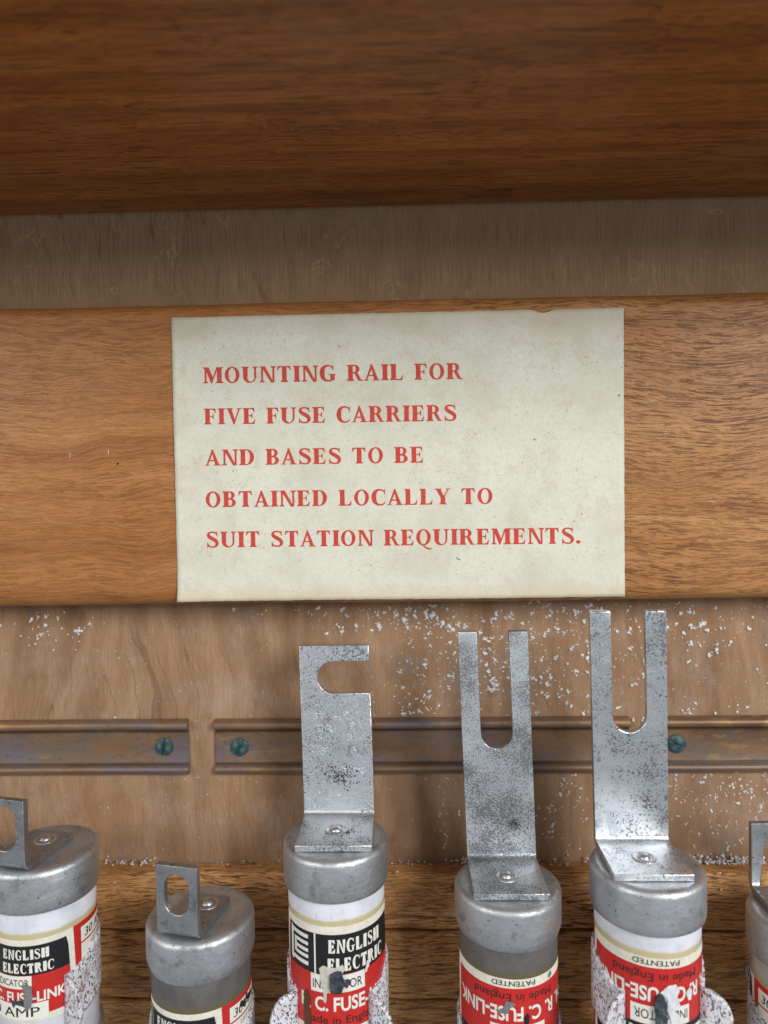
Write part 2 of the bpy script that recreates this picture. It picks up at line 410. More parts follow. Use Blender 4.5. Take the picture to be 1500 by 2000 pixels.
# board that carries the notice
prof = arc(-8.6, 42.7, 3.4, 180, 90, 7)+[(-.8, 46.1)]+[(-.8, -27.8)]+arc(-8.4, -24.2, 3.6, 270, 180, 7)
o = extrude_x('mounting_board', prof, -225, 225, M['board'], nx=60,
              wob=lambda x, y, z: (0.06*sin(x*.07+z*.1), 0.10*sin(x*.045+z)+.05*sin(x*.17)))
tag(o, 'orange brown wooden board with rounded edges behind the paper notice', 'board')

brd = o
def mark(parent, x, y, z, rx, rz_, mat, seed, name):
    pts = blob_(x, z, rx, rz_, seed)
    c_ = obj(name, [(a, y, b) for a, b in pts], [tuple(range(len(pts)))], mat, parent); return c_
def blob_(cu, cv, ru, rv, seed, n=14, rough=.35):
    rs_ = random.Random(seed)
    return [(cu+ru*cos(2*pi*i/n)*(1-rough*rs_.random()), cv+rv*sin(2*pi*i/n)*(1-rough*rs_.random())) for i in range(n)]
hole = G('dark_hole'); hole.bs(Base_Color=(.008, .006, .005), Roughness=.9); M['hole'] = hole.m
mark(brd, -69.3, -12.10, 7.3, .36, .30, M['hole'], 1, 'nail_hole'); mark(brd, -83.2, -12.10, .6, .22, .18, M['hole'], 2, 'nail_hole')
for i_, (a_, b_, rx_, rz_) in enumerate([(-71.5, 10.2, .12, .75), (-81, 9.7, .10, 1.0), (60, 20.2, 1.2, .08), (74, -4, .9, .07)]):
    mark(brd, a_, -12.10, b_, rx_, rz_, M['tear'], 5+i_, 'scratch')

# lapped slats behind the fuses, each lower lip proud of the one below
sl = empty('slatted_panel', (0, 0, -205))
tag(sl, 'rough brown lapped wooden slats behind the row of fuses', 'panel')
tops = [-97.8, -112.4, -130.4, -148.6, -167, -185.5, -204]
for i in range(6):
    zt, zb = tops[i], tops[i+1]+1.35
    random.seed(100+i); ph = random.random()*9
    yt, yb = (-5.6, -8.3) if i == 0 else (-6.9, -8.3)
    pr = [(-.6, zt)]+arc(yt+.7, zt-.7, .7, 90, 160, 4)+[(yt-.5, zt-4.5), (yb+.15, zb+6)]+arc(yb+1.0, zb+1.0, 1.0, 180, 270, 4)+[(-.6, zb)]
    pr = [(y, z+205) for y, z in pr]
    p = extrude_x('plank', pr, -226, 226, M['plank'], sl, nx=120,
                  wob=lambda x, y, z, ph=ph: ((0.16*sin(x*.12+ph)+.10*sin(x*.41+z+ph*2)) if y < -2 else 0, .13*sin(x*.09+ph*3)+.09*sin(x*.37+ph)+.05*sin(x*.9)))

# ------------------------------------------------------------------ serif lettering (drawn as outlines; cap height 1)
ST, TH, SF = .255, .105, .066
def stem(x, w_=ST, l=.075, r=.075, top=True, bot=True, lt=None, rt=None, y0=0, y1=1):
    lt = l if lt is None else lt; rt = r if rt is None else rt
    p = []
    if bot: p += [(x-l, y0), (x+w_+r, y0), (x+w_+r, y0+SF*.8), (x+w_+r*.35, y0+SF*1.25), (x+w_, y0+SF*2.2)]
    else: p += [(x, y0), (x+w_, y0)]
    if top: p += [(x+w_, y1-SF*2.2), (x+w_+rt*.35, y1-SF*1.25), (x+w_+rt, y1-SF*.8), (x+w_+rt, y1), (x-lt, y1), (x-lt, y1-SF*.8), (x-lt*.35, y1-SF*1.25), (x, y1-SF*2.2)]
    else: p += [(x+w_, y1), (x, y1)]
    if bot: p += [(x, y0+SF*2.2), (x-l*.35, y0+SF*1.25), (x-l, y0+SF*.8)]
    return p
def ell(cx, cy, rx, ry, a0, a1, n=20):
    return [(cx+rx*cos(rad(a0+(a1-a0)*i/n)), cy+ry*sin(rad(a0+(a1-a0)*i/n))) for i in range(n+1)]
def band(cx, cy, rx, ry, ix, iy, a0, a1, n=24, sx=0):
    return ell(cx, cy, rx, ry, a0, a1, n)+ell(cx+sx, cy, ix, iy, a1, a0, n)
def arm_b(x, x1, h=.30): return [(x, 0), (x1, 0), (x1+.035, h), (x1-.005, h), (x1-.06, .15), (x1-.15, .075), (x1-.26, SF*1.1), (x, SF*1.1)]
def arm_t(x, x1, h=.28): return [(a, 1-b) for a, b in reversed(arm_b(x, x1, h))]
def arm_m(x, x1, y=.51): return [(x, y-.028), (x1-.12, y-.028), (x1-.05, y-.07), (x1-.035, y-.17), (x1, y-.17), (x1, y+.17), (x1-.035, y+.17), (x1-.05, y+.07), (x1-.12, y+.028), (x, y+.028)]
def stroke(pts, n=40):
    # Catmull-Rom through (x,y,half width)
    P = [pts[0]]+pts+[pts[-1]]; C = []
    for i in range(1, len(P)-2):
        for k in range(n//(len(pts)-1)+1):
            t = k/(n//(len(pts)-1)+1)
            C.append(tuple(.5*((2*P[i][d])+(-P[i-1][d]+P[i+1][d])*t+(2*P[i-1][d]-5*P[i][d]+4*P[i+1][d]-P[i+2][d])*t*t+(-P[i-1][d]+3*P[i][d]-3*P[i+1][d]+P[i+2][d])*t**3) for d in range(3)))
    C.append(pts[-1]); L = []; R = []
    for i, c in enumerate(C):
        a = C[max(0, i-1)]; b = C[min(len(C)-1, i+1)]
        dx, dy = b[0]-a[0], b[1]-a[1]; q = math.hypot(dx, dy) or 1
        L.append((c[0]-dy/q*c[2], c[1]+dx/q*c[2])); R.append((c[0]+dy/q*c[2], c[1]-dx/q*c[2]))
    return L+R[::-1]
def foot_(x0, x1, y0=0): return [(x0, y0), (x1, y0), (x1, y0+SF*.85), (x0, y0+SF*.85)]
def hat_(x0, x1): return [(x0, 1-SF*.85), (x1, 1-SF*.85), (x1, 1), (x0, 1)]
def glyph(c):
    if c == 'I': return [stem(.10)], .415
    if c == 'L': return [stem(.10, r=.0), arm_b(.10+ST-.01, .70)], .78
    if c == 'E': return [stem(.10, r=0, rt=0), arm_b(.30, .69), arm_t(.30, .665), arm_m(.30, .57)], .78
    if c == 'F': return [stem(.10, rt=0), arm_t(.30, .665), arm_m(.30, .57, .49)], .73
    if c == 'T': return [stem(.295, top=False), arm_t(.40, .75, .27), [(.81-a, b) for a, b in reversed(arm_t(.40, .75, .27))]], .82
    if c == 'H': return [stem(.10), stem(.60), [(.30, .47), (.62, .47), (.62, .53), (.30, .53)]], .93
    if c == 'N': return [stem(.115, TH, .09, .09, lt=.0, rt=0), hat_(.02, .14), stem(.735, TH, .0, 0, bot=False, lt=.10, rt=.10), [(.115, 1), (.335, 1), (.797, .0), (.74, -.02), (.655, -.02)]], .91
    if c == 'M': return [stem(.11, TH, .09, .09, rt=0, lt=.09), [(.115, 1), (.34, 1), (.585, .30), (.50, -.01), (.455, -.01)], [(.445, -.01), (.515, -.01), (.85, 1), (.76, 1)], stem(.79, ST, .085, .085, lt=0)], 1.12
    if c == 'A': return [[(.065, 0), (.155, 0), (.46, .82), (.39, 1.0)], [(.355, 1.01), (.455, 1.01), (.80, 0), (.565, 0)], [(.20, .27), (.62, .27), (.62, .35), (.23, .35)], foot_(-.0, .25), foot_(.47, .875)], .86
    if c == 'V': return [[(.08, 1), (.315, 1), (.52, .24), (.455, -.015), (.425, -.015)], [(.415, -.015), (.48, -.015), (.815, 1), (.72, 1)], hat_(.0, .40), hat_(.63, .88)], .87
    if c == 'Y': return [stem(.335, bot=True, top=False, y1=.47), [(.07, 1), (.305, 1), (.55, .47), (.335, .43)], [(.47, .44), (.55, .47), (.80, 1), (.73, 1)], hat_(.0, .39), hat_(.62, .88)], .87
    if c == 'U': return [stem(.10, bot=False, y0=.36), band(.4575, .36, .3575, .375, .19, .295, 180, 360, 24, .065), stem(.712, TH, .09, .09, bot=False, y0=.36)], .92
    if c == 'O': return [band(.445, .5, .405, .515, .20, .435, 0, 359.9, 40)], .89
    if c == 'Q': return [band(.445, .5, .405, .515, .20, .435, 0, 359.9, 40), [(.33, .03), (.50, -.03), (.64, -.13), (.80, -.20), (.93, -.16), (.93, -.20), (.80, -.30), (.64, -.27), (.50, -.14), (.38, -.03)]], .90
    CC = [(.76, .76, .012), (.70, .885, .04), (.55, .97, .05), (.37, .945, .068), (.225, .79, .112), (.175, .5, .135), (.225, .22, .112), (.37, .06, .068), (.54, .03, .05)]
    if c == 'C': return [stroke(CC+[(.68, .07, .042), (.80, .21, .025)], 60), [(.70, .88), (.755, 1.0), (.79, 1.0), (.80, .68), (.765, .68), (.73, .80)]], .84
    if c == 'G': return [stroke(CC+[(.66, .05, .04), (.73, .09, .05)], 60), [(.70, .88), (.755, 1.0), (.79, 1.0), (.80, .68), (.765, .68), (.73, .80)], stem(.62, ST*.95, 0, 0, top=False, bot=False, y0=.06, y1=.42), foot_(.53, .92, .40)], .94
    if c == 'D': return [stem(.10, r=0, rt=0), [(.30, 0), (.42, 0)]+ell(.42, .5, .42, .5, -90, 90, 20)+[(.30, 1), (.30, 1-TH*.8), (.40, 1-TH*.8)]+ell(.40, .5, .215, .45, 90, -90, 20)+[(.30, TH*.8)]], .90
    def bowl(y0, y1, rx, ix, xs):
        cy, ry = (y0+y1)/2, (y1-y0)/2
        return [(.30, y0), (xs, y0)]+ell(xs, cy, rx, ry, -90, 90, 16)+[(.30, y1), (.30, y1-TH*.8)]+ell(xs-.01, cy, ix, ry-TH*.8, 90, -90, 16)+[(.30, y0+TH*.8)]
    if c == 'B': return [stem(.10, r=0, rt=0), bowl(0, .545, .31, .115, .45), bowl(.49, 1, .26, .085, .44)], .82
    if c == 'R': return [stem(.10, rt=0), bowl(.46, 1, .28, .09, .44), [(.42, .50), (.62, .49), (.80, .08), (.90, .05), (.90, 0), (.66, 0)]], .90
    if c == 'S': return [stroke([(.655, .79, .02), (.60, .88, .045), (.50, .955, .048), (.36, .965, .05), (.22, .93, .055), (.165, .80, .088), (.22, .67, .105), (.38, .56, .115), (.55, .44, .115), (.64, .31, .10), (.625, .16, .085), (.52, .045, .05), (.37, .035, .05), (.23, .07, .048), (.14, .17, .045), (.105, .27, .02)], 64),
                         [(.62, .99), (.66, 1.01), (.68, .69), (.645, .69), (.60, .84)], [(.09, .0), (.13, -.02), (.18, .12), (.125, .32), (.09, .32)]], .76
    if c == '.': return [ell(.16, .10, .125, .115, 0, 359.9, 16)[:-1]], .34
    return [], .40
def serif_line(txt, track=.03, space=.42):
    """polygons for a line; returns list of (points, layer) and total width"""
    x = 0; out = []
    for c in txt:
        if c == ' ': x += space; continue
        ps, adv = glyph(c)
        for k, p in enumerate(ps): out.append(([(a+x, b) for a, b in p], k))
        x += adv+track
    return out, x-track

# ------------------------------------------------------------------ paper notice
PX0, PX1, PZ0, PZ1 = -55.2, 53.3, -26.6, 42.4
def paper_y(x, z):
    e = 0.0
    dx = max(0, (PX0+9-x))/9; dz = max(0, (PZ0+7-z))/7
    e += .55*dx*dx*dz + .34*dz*dz*(.55+.45*sin(x*.09)) + .20*dx*dx*(.6+.4*sin(z*.13))
    e += .25*max(0, (x-PX1+7)/7)**2*max(0, (z-PZ1+8)/8)
    return -12.16-e-.03*sin(x*.11+z*.07)-.02*sin(z*.19-x*.05)-.03
nx, nz = 109, 69; V = []; F = []
random.seed(5)
ex = [random.uniform(-.07, .07) for _ in range(200)]
for j in range(nz+1):
    for i in range(nx+1):
        x = PX0+(PX1-PX0)*i/nx; z = PZ0+(PZ1-PZ0)*j/nz
        x += 0.0 if 0 < i < nx else ex[j]*.8
        z += 0.0 if 0 < j < nz else ex[i+40]*.8
        if j == nz and abs(x-34.2) < 2.6: z -= .95*(1-abs(x-34.2)/2.6)+.1*(i % 2)
        if j == nz: z -= .15*(x < -20)*0
        if i == 0: x += .35*(z-8)/34*0
        V.append((x, paper_y(x, z), z))
for j in range(nz):
    for i in range(nx):
        a = j*(nx+1)+i; F.append((a, a+1, a+nx+2, a+nx+1))
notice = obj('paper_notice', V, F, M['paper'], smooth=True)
so = notice.modifiers.new('thickness', 'SOLIDIFY'); so.thickness = .14*S; so.offset = -1
tag(notice, 'aged cream paper notice with red serif capitals pasted on the board', 'notice')

LINES = [('MOUNTING RAIL FOR', -47.9, 14.9, 26.55), ('FIVE FUSE CARRIERS', -47.9, 13.4, 16.6), ('AND BASES TO BE', -47.8, 5.4, 6.65),
         ('OBTAINED LOCALLY TO', -48.0, 21.9, -3.5), ('SUIT STATION REQUIREMENTS.', -48.1, 43.0, -13.3)]
for t, x0, x1, zb in LINES:
    polys, wd = serif_line(t, .055, .50)
    kx = (x1-x0)/wd; kz = 3.85
    V = []; F = []; rs = random.Random(t)
    for p, k in polys:
        b = len(V); jit = rs.uniform(-.012, .012)
        for a, h in p:
            x = x0+a*kx; z = zb-.26+h*kz+jit-.0020*(x+2)
            V.append((x, paper_y(x, z)-.022-.006*k, z))
        F.append(tuple(range(b, b+len(p))))
    o = obj('lettering', V, F, M['red_ink'], notice)
    bm = bmesh.new(); bm.from_mesh(o.data)
    for f in bm.faces:
        if f.normal.y > 0: f.normal_flip()
    bmesh.ops.triangulate(bm, faces=bm.faces, ngon_method='EAR_CLIP'); bm.to_mesh(o.data); bm.free()
    o['label'] = 'red capitals reading "%s"' % t

# ------------------------------------------------------------------ copper rails with screws
def rail(x0, x1, screws, label, zt=-59.5, zb=-74.1):
    r = empty('copper_rail', ((x0+x1)/2, 0, zb)); cx = (x0+x1)/2
    H = zt-zb
    pr = [(-.03, 0)]+arc(-.75, .75, .75, 250, 180, 3)+arc(-.95, 1.35, 1.0, 190, 110, 6)+[(-.75, 2.65), (-.70, 2.8), (-.72, H-3.1), (-.8, H-2.95)]+arc(-1.0, H-1.55, 1.15, 230, 110, 7)+[(-.5, H), (-.03, H)]
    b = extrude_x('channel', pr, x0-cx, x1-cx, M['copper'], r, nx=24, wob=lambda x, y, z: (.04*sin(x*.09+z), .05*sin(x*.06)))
    bevel(b, .18, 2, 60)
    for sx, sz, rot in screws:
        hd = lathe([(0.001, -.05), (2.3, -.05), (2.35, .2), (0.001, .2)], 40)
        s_ = obj('screw', *hd, M['verdigris'], r, (sx-cx, -.72, sz-zb)); s_.rotation_euler = (rad(90), 0, 0)
        for side in (0, 1):
            V = []; F = []; nR, nA = 6, 18; gap = .32
            for i in range(nR+1):
                for j in range(nA+1):
                    a = pi*j/nA; rr = 2.3*i/nR
                    x_, y_ = rr*cos(a), gap+rr*sin(a)*(2.3-gap)/2.3
                    hh = .30+.38*(1-min(1, math.hypot(x_, y_)/2.35)**2.4)
                    V.append((x_, y_, hh))
            for i in range(nR):
                for j in range(nA):
                    q = i*(nA+1)+j; F.append((q, q+nA+1, q+nA+2, q+1))
            n0 = len(V)
            rim = [nR*(nA+1)+j for j in range(nA+1)]+[i*(nA+1)+nA for i in range(nR-1, -1, -1)]+[i*(nA+1) for i in range(1, nR+1)]
            for q in rim: V.append((V[q][0], V[q][1], .0))
            for i in range(len(rim)):
                k = (i+1) % len(rim); F.append((rim[i], n0+i, n0+k, rim[k]))
            h_ = obj('head', V, F, M['verdigris'], s_)
            h_.rotation_euler.z = rad(rot)+pi*side
            autosmooth(h_, 40)
    tag(r, label, 'rail', 'copper rails on the plywood')
    return r
rail(-150, -57.0, [(-63.5, -66.7, 84)], 'copper rail at the left, cut by the picture edge, one green screw')
rail(-50.0, 57.8, [(-43.6, -66.9, 62)], 'middle copper rail passing behind the three tall blades')
rail(62.5, 150, [(69.9, -66.7, -32)], 'copper rail at the right with gold patches and green screw')

# ------------------------------------------------------------------ fuses
HB = 52.0            # height of the cap top above the fuse's base (bottom blade excluded)
CAPR, BARR = 12.0, 11.0
CAPH = 9.3
def cap_mesh(seed, chamfer):
    rs = random.Random(seed)
    pr = [(0.001, 0), (5, .02), (9.9, -.02), (10.3, .05)]+[(CAPR-1.5+1.5*sin(rad(a)), -1.4+1.45*cos(rad(a))) for a in range(15, 91, 15)]
    pr += [(CAPR+.02, -4.5), (CAPR, -CAPH+1.9)]
    if chamfer: pr += [(CAPR-.1, -CAPH+1.5), (CAPR-.55, -CAPH+.25), (CAPR-.72, -CAPH)]
    else: pr += [(CAPR-.05, -CAPH+.8), (CAPR-.22, -CAPH+.15), (CAPR-.4, -CAPH)]
    pr += [(BARR+.05, -CAPH-.02), (BARR-.4, -CAPH+.4)]
    V, F = lathe(pr, 80)
    d = [(rs.uniform(0, 6.28), rs.uniform(.05, .16), rs.randint(2, 5)) for _ in range(3)]
    out = []
    for x, y, z in V:
        a = math.atan2(y, x); rr = math.hypot(x, y)
        if rr > 8:
            k = sum(A*.5*sin(n*a+p) for p, A, n in d)*(rr-8)/4
            k *= .7
            x *= 1+k/rr; y *= 1+k/rr; z += .08*sin(2*a+d[0][0])*(z < -8)
        out.append((x, y, z))
    return out, F

def strip_mesh(outline_loops, cuts, fmap, t):
    """flat (a,s) outline loops -> triangulated, cut at s values, mapped & thickened"""
    bm = bmesh.new()
    for lp in outline_loops:
        vs = [bm.verts.new((a, s, 0)) for a, s in lp]
        for i in range(len(vs)): bm.edges.new((vs[i], vs[(i+1) % len(vs)]))
    bmesh.ops.triangle_fill(bm, edges=bm.edges[:], use_beauty=True)
    for c in cuts:
        bmesh.ops.bisect_plane(bm, geom=bm.verts[:]+bm.edges[:]+bm.faces[:], plane_co=(0, c, 0), plane_no=(0, 1, 0), dist=1e-5)
    bmesh.ops.recalc_face_normals(bm, faces=bm.faces)
    bm.verts.ensure_lookup_table(); bm.verts.index_update()
    fl = [[v.index for v in f.verts] for f in bm.faces]
    if sum(f.normal.z for f in bm.faces) < 0: fl = [f[::-1] for f in fl]
    bd = []
    for f in fl:
        pass
    cnt = {}
    for f in fl:
        for i in range(len(f)):
            cnt[(f[i], f[(i+1) % len(f)])] = 1
    bd = [(a, b) for (a, b) in cnt if (b, a) not in cnt]
    n = len(bm.verts)
    V = [fmap(v.co.x, v.co.y, t/2) for v in bm.verts]+[fmap(v.co.x, v.co.y, -t/2) for v in bm.verts]
    F = [tuple(f) for f in fl]+[tuple(i+n for i in reversed(f)) for f in fl]
    F += [(b, a, a+n, b+n) for a, b in bd]
    bm.free()
    return V, F

def make_blade(fu, spec, name, zoff, flip=1):
    k = spec['dir']; wv = spec['w']; f0 = spec['f0']; yb = spec['yb']; rb = spec.get('rb', 2.0)
    t = 1.5; phi = rad(90+spec.get('lean', 0)); L = spec['L']
    lf = f0+yb; sb = lf+rb*phi; St = sb+L
    h0 = t/2+.04; cz = cos(rad(spec.get('rz', 0))); sz_ = sin(rad(spec.get('rz', 0))); ax = spec.get('ax', 0)
    def fm(a, s, off):
        if s <= lf: y, z, al = -f0+s, h0, 0.0
        elif s <= sb:
            al = (s-lf)/rb; y, z = yb+rb*sin(al), h0+rb*(1-cos(al))
        else:
            al = phi; y = yb+rb*sin(phi)+(s-sb)*cos(phi); z = h0+rb*(1-cos(phi))+(s-sb)*sin(phi)
        y += -sin(al)*off; z += cos(al)*off
        y *= k; a2 = (a+spec.get('skew', 0)*max(0, s-sb))*(1 if k > 0 else -1)
        X = a2*cz-y*sz_+ax; Y = a2*sz_+y*cz
        return (X, Y, (z*flip)+zoff)
    h = wv/2
    kind = spec['kind']
    if kind == 'fork':
        s0, s1 = spec['slot']; r = (s1-s0)/2; c = (s0+s1)/2; d = St-spec['depth']+r
        loops = [[(-h, 0), (h, 0), (h, St), (s1, St)]+[(c+r*cos(rad(-q)), d+r*sin(rad(-q))) for q in range(0, 181, 12)]+[(s0, St), (-h, St)]]
    elif kind == 'side':
        zt, hh, xl = spec['slot']; r = hh/2; yc = St-zt-r
        loops = [[(-h, 0), (h, 0), (h, yc-r)]+[(xl+r+r*cos(rad(-q)), yc+r*sin(rad(-q))) for q in range(90, 271, 12)]+[(h, yc+r), (h, St), (-h, St)]]
    else:
        hw, z0, z1 = spec['hole']; hc = spec.get('hc', 0)
        top, bot = St-z0-hw, St-z1+hw
        loops = [[(-h, 0), (h, 0), (h, St), (-h, St)],
                 [(hc+hw*cos(rad(q)), top+hw*sin(rad(q))) for q in range(0, 181, 15)]+[(hc-hw*cos(rad(q)), bot-hw*sin(rad(q))) for q in range(0, 181, 15)]]
    cuts = [lf-.01]+[lf+rb*phi*i/8 for i in range(1, 8)]+[sb+.01, lf*.5, sb+4, sb+10]
    V, F = strip_mesh(loops, cuts, fm, t)
    if (k < 0) != (flip < 0): F = [f[::-1] for f in F]
    o = obj(name, V, F, spec['mat'], fu)
    autosmooth(o, 25); bevel(o, .20, 2, 50)
    # rivet through the foot
    rx, ry = spec.get('rivet', (0, 0)); X = rx; Y = ry
    Vr, Fr = lathe([(0.001, 1.0), (.55, .93), (1.0, .68), (1.3, .25), (1.42, -.02), (1.75, .0), (2.0, .24), (2.3, .28), (2.55, .12), (2.65, -.06)], 28)
    rv = obj('rivet', [(x, y, z*flip) for x, y, z in Vr], Fr if flip > 0 else [f[::-1] for f in Fr], M['rivet'], o, (X, Y, zoff+flip*(t+.04)), True)
    return o, fm, St, sb, t

# ---- flat print wrapped on the barrel
def sans_polys(txt, height, x0, z0, width=None, bold=0.0, shear=0):
    cu = bpy.data.curves.new('tmp_text', 'FONT'); cu.body = txt; cu.size = 1.0; cu.offset = 0.0 if 'M' in txt else bold; cu.shear = shear; cu.resolution_u = 3
    ob = bpy.data.objects.new('tmp_text', cu); COL.objects.link(ob)
    dg = bpy.context.evaluated_depsgraph_get()
    me = bpy.data.meshes.new_from_object(ob.evaluated_get(dg))
    vs = [(v.co.x, v.co.y) for v in me.vertices]; fs = [tuple(p.vertices) for p in me.polygons]
    bpy.data.objects.remove(ob); bpy.data.curves.remove(cu); bpy.data.meshes.remove(me)
    if not vs: return [], []
    mx0, mx1 = min(v[0] for v in vs), max(v[0] for v in vs)
    kz = height/.73; kx = kz if width is None else width/(mx1-mx0)
    return [(x0+(x-mx0)*kx, z0+y*kz) for x, y in vs], fs
class Wrap:
    """collects flat polygons (u right, v up, mm) and wraps them on a cylinder"""
    def __init__(s): s.V = []; s.F = []
    def poly(s, pts, lay=0):
        b = len(s.V); s.V += [(p[0], p[1], lay) for p in pts]; s.F.append(tuple(range(b, b+len(pts))))
    def rect(s, u0, v0, u1, v1, lay=0): s.poly([(u0, v0), (u1, v0), (u1, v1), (u0, v1)], lay)
    def mesh(s, vs, fs, lay=0):
        b = len(s.V); s.V += [(x, y, lay) for x, y in vs]; s.F += [tuple(i+b for i in f) for f in fs]
    def serif(s, txt, u0, v0, width, height, lay=0, track=.05):
        ps, wd = serif_line(txt, track)
        for p, k in ps: s.poly([(u0+a*width/wd, v0+h*height) for a, h in p], lay+.15*k)
    def build(s, name, mat, parent, r, xf, zoff=0, step=.7, bulge=None):
        bm = bmesh.new()
        vs = [bm.verts.new((*xf(v[0], v[1]), v[2])) for v in s.V]
        for f in s.F:
            try: bm.faces.new([vs[i] for i in f])
            except ValueError: pass
        bmesh.ops.triangulate(bm, faces=bm.faces[:], ngon_method='EAR_CLIP')
        us = [v.co.x for v in bm.verts]; u = math.floor(min(us)/step)*step
        while u < max(us):
            bmesh.ops.bisect_plane(bm, geom=bm.verts[:]+bm.edges[:]+bm.faces[:], plane_co=(u, 0, 0), plane_no=(1, 0, 0), dist=1e-6); u += step
        for f in bm.faces: f.normal_update()
        for f in bm.faces:
            if f.normal.z < 0: f.normal_flip()
        for v in bm.verts:
            th = v.co.x/BARR; rr = r+v.co.z*.02
            if bulge: rr += bulge(v.co.x, v.co.y)
            v.co = Vector((rr*sin(th)*S, -rr*cos(th)*S, (v.co.y+zoff)*S))
        me = bpy.data.meshes.new(name); bm.to_mesh(me); bm.free()
        return link(name, me, mat, parent)
def blob(cu, cv, ru, rv, seed, n=18, rough=.35):
    rs = random.Random(seed)
    return [(cu+ru*cos(2*pi*i/n)*(1-rough*rs.random()), cv+rv*sin(2*pi*i/n)*(1-rough*rs.random())) for i in range(n)]

def make_label(fu, zl, rot, sc_, inv, amp=False, patches=(), overprint=False, pu=0.0):
    """zl: z of the label's top edge (local).  Design is written for sc_=1 with u centred, v down from the top"""
    sv = 1.10 if sc_ == 1.0 else sc_*1.02
    Ht = 22.3*sv
    def xf(u, v):          # v measured downward from the top of the design
        if inv: return (-u*sc_+rot, -(Ht-v*sv))
        return (u*sc_+rot, -v*sv)
    R0 = BARR+.05
    p = Wrap(); p.rect(-34.0/sc_, 0, 34.0/sc_, 22.3)
    lab = p.build('paper_label', M['label_paper'], fu, R0, xf, zl)
    # red field of the main panel, side panels
    p = Wrap()
    p.poly([(-15, 9.6), (15, 9.6), (15.15, 12), (14.9, 20.5), (-14.9, 20.5), (-15.15, 12)])
    for sg in (-1, 1):
        q = [(16.2, -.0), (34/sc_, -.0), (34/sc_, 22.3), (16.4, 22.3), (16.7, 12)]
        p.poly([(sg*a, b) for a, b in q])
    p.build('red_panel', M['red'], lab, R0+.02, xf, zl)
    p = Wrap(); p.poly([(-14.4, 1.6), (14.2, 1.6), (14.7, 4), (15, 9.6), (-15, 9.6), (-14.8, 4)])
    p.build('black_panel', M['black'], lab, R0+.04, xf, zl)
    # white fields
    p = Wrap(); p.rect(-7, 9.7, 5.2, 13.2)
    if amp: p.rect(-10, 17.2, 9.2, 21.6)
    for sg in (1, -1):
        a0, a1 = (18.6, 33.5) if sg > 0 else (-33.5, -18.6)
        p.rect(a0, 1.5, a1, 5.6); p.rect(a0, 6.1, a1, 12.6); p.rect(a0, 13.2, a1, 20.6)
    p.build('white_panel', M['white_ink'], lab, R0+.06, xf, zl)
    # white lettering, divider and monogram
    p = Wrap()
    p.rect(-6.1, 1.5, -5.72, 9.6, 0)
    n0 = len(p.V)
    global ST, TH
    ST, TH = .20, .085
    p.serif('ENGLISH', -2.9, -5.25, 12.6, 2.65, 0, .10); p.serif('ELECTRIC', -3.1, -8.95, 14.0, 2.65, 0, .08)
    ST, TH = .255, .105
    for i in range(n0, len(p.V)): p.V[i] = (p.V[i][0], -p.V[i][1], p.V[i][2])
    # monogram: two nested letter E shapes with slanted ends
    def bar(u0, u1, v, hh, sl): p.poly([(u0, v), (u1, v+sl), (u1, v+hh+sl), (u0, v+hh)], 0)
    p.poly([(-13.4, 1.9), (-12.4, 2.25), (-12.4, 9.0), (-13.4, 8.7)], 0)
    for i, v in enumerate((1.95, 7.35)): bar(-12.4, -7.6, v+.3, .8, .1)
    p.poly([(-11.9, 3.7), (-11.1, 3.8), (-11.1, 6.95), (-11.9, 6.85)], .2)
    for v in (3.55, 4.9, 6.15): bar(-11.1, -7.6, v+.15, .7, .1)
    n0 = len(p.V)
    vs, fs = sans_polys('H. R. C. FUSE-LINK', 2.8, -13.9, -16.8, 27.8, .026)
    p.mesh([(a, -b) for a, b in vs], fs, 0)
    p.build('white_lettering', M['white_ink'], lab, R0+.08, xf, zl)
    # black lettering
    p = Wrap()
    def blk(t, h, x, y, wd, bold=.0, sh=0):
        vs, fs = sans_polys(t, h, x, -y, wd, bold, sh); p.mesh([(a, -b) for a, b in vs], fs, .3)
        if 'M' in t and bold > .006: p.mesh([(a+bold*h*1.6, -b) for a, b in vs], fs, .5)
    blk('INDICATOR', 1.9, -6.5, 12.45, 11.0, .004)
    if amp:
        blk('30 AMP', 2.7, -9.2, 20.8, 16.2, .012)
    else:
        blk('Made in England', 1.6, -9.0, 19.4, 18.0, .004)
    if not amp: blk('PATENTED', 1.05, -4.6, 21.95, 9.4, .004)
    for sg in (1,):
        blk('30 AMP', 2.4, 19.9, 4.75, 11.5, .02, .12); blk('LIST No', 1.2, 22.5, 7.9, 6.0, .0, .1); blk('TIA30', 2.9, 21.2, 12.0, 9.0, .016, .1)
    blk('30 AMP', 2.4, -32.0, 4.75, 11.0, .02, .12); blk('TIA30', 2.9, -31.5, 12.0, 9.0, .016, .1)
    if overprint:
        for i in range(5): p.poly(blob(23.0+i*1.2, 2.8+.5*sin(i*2.1), 1.0, 1.5, 60+i, 12, .6), .5+.1*i)
    p.build('black_lettering', M['print'], lab, R0+.08, xf, zl)
    for i, (kind, pts, lift) in enumerate(patches):
        p = Wrap(); p.poly(pts, 0)
        cu = sum(a for a, b in pts)/len(pts); cv = sum(b for a, b in pts)/len(pts)
        o = p.build({'indicator': 'indicator_pin'}.get(kind, 'torn_patch'), M[kind], lab, R0+.12+lift+.01*i, lambda u, v: (u+pu, -v), zl, .4)
        if lift > .2:
            so = o.modifiers.new('thickness', 'SOLIDIFY'); so.thickness = (lift+.1)*S; so.offset = -1
            bevel(o, .22, 2, 40)
    return lab

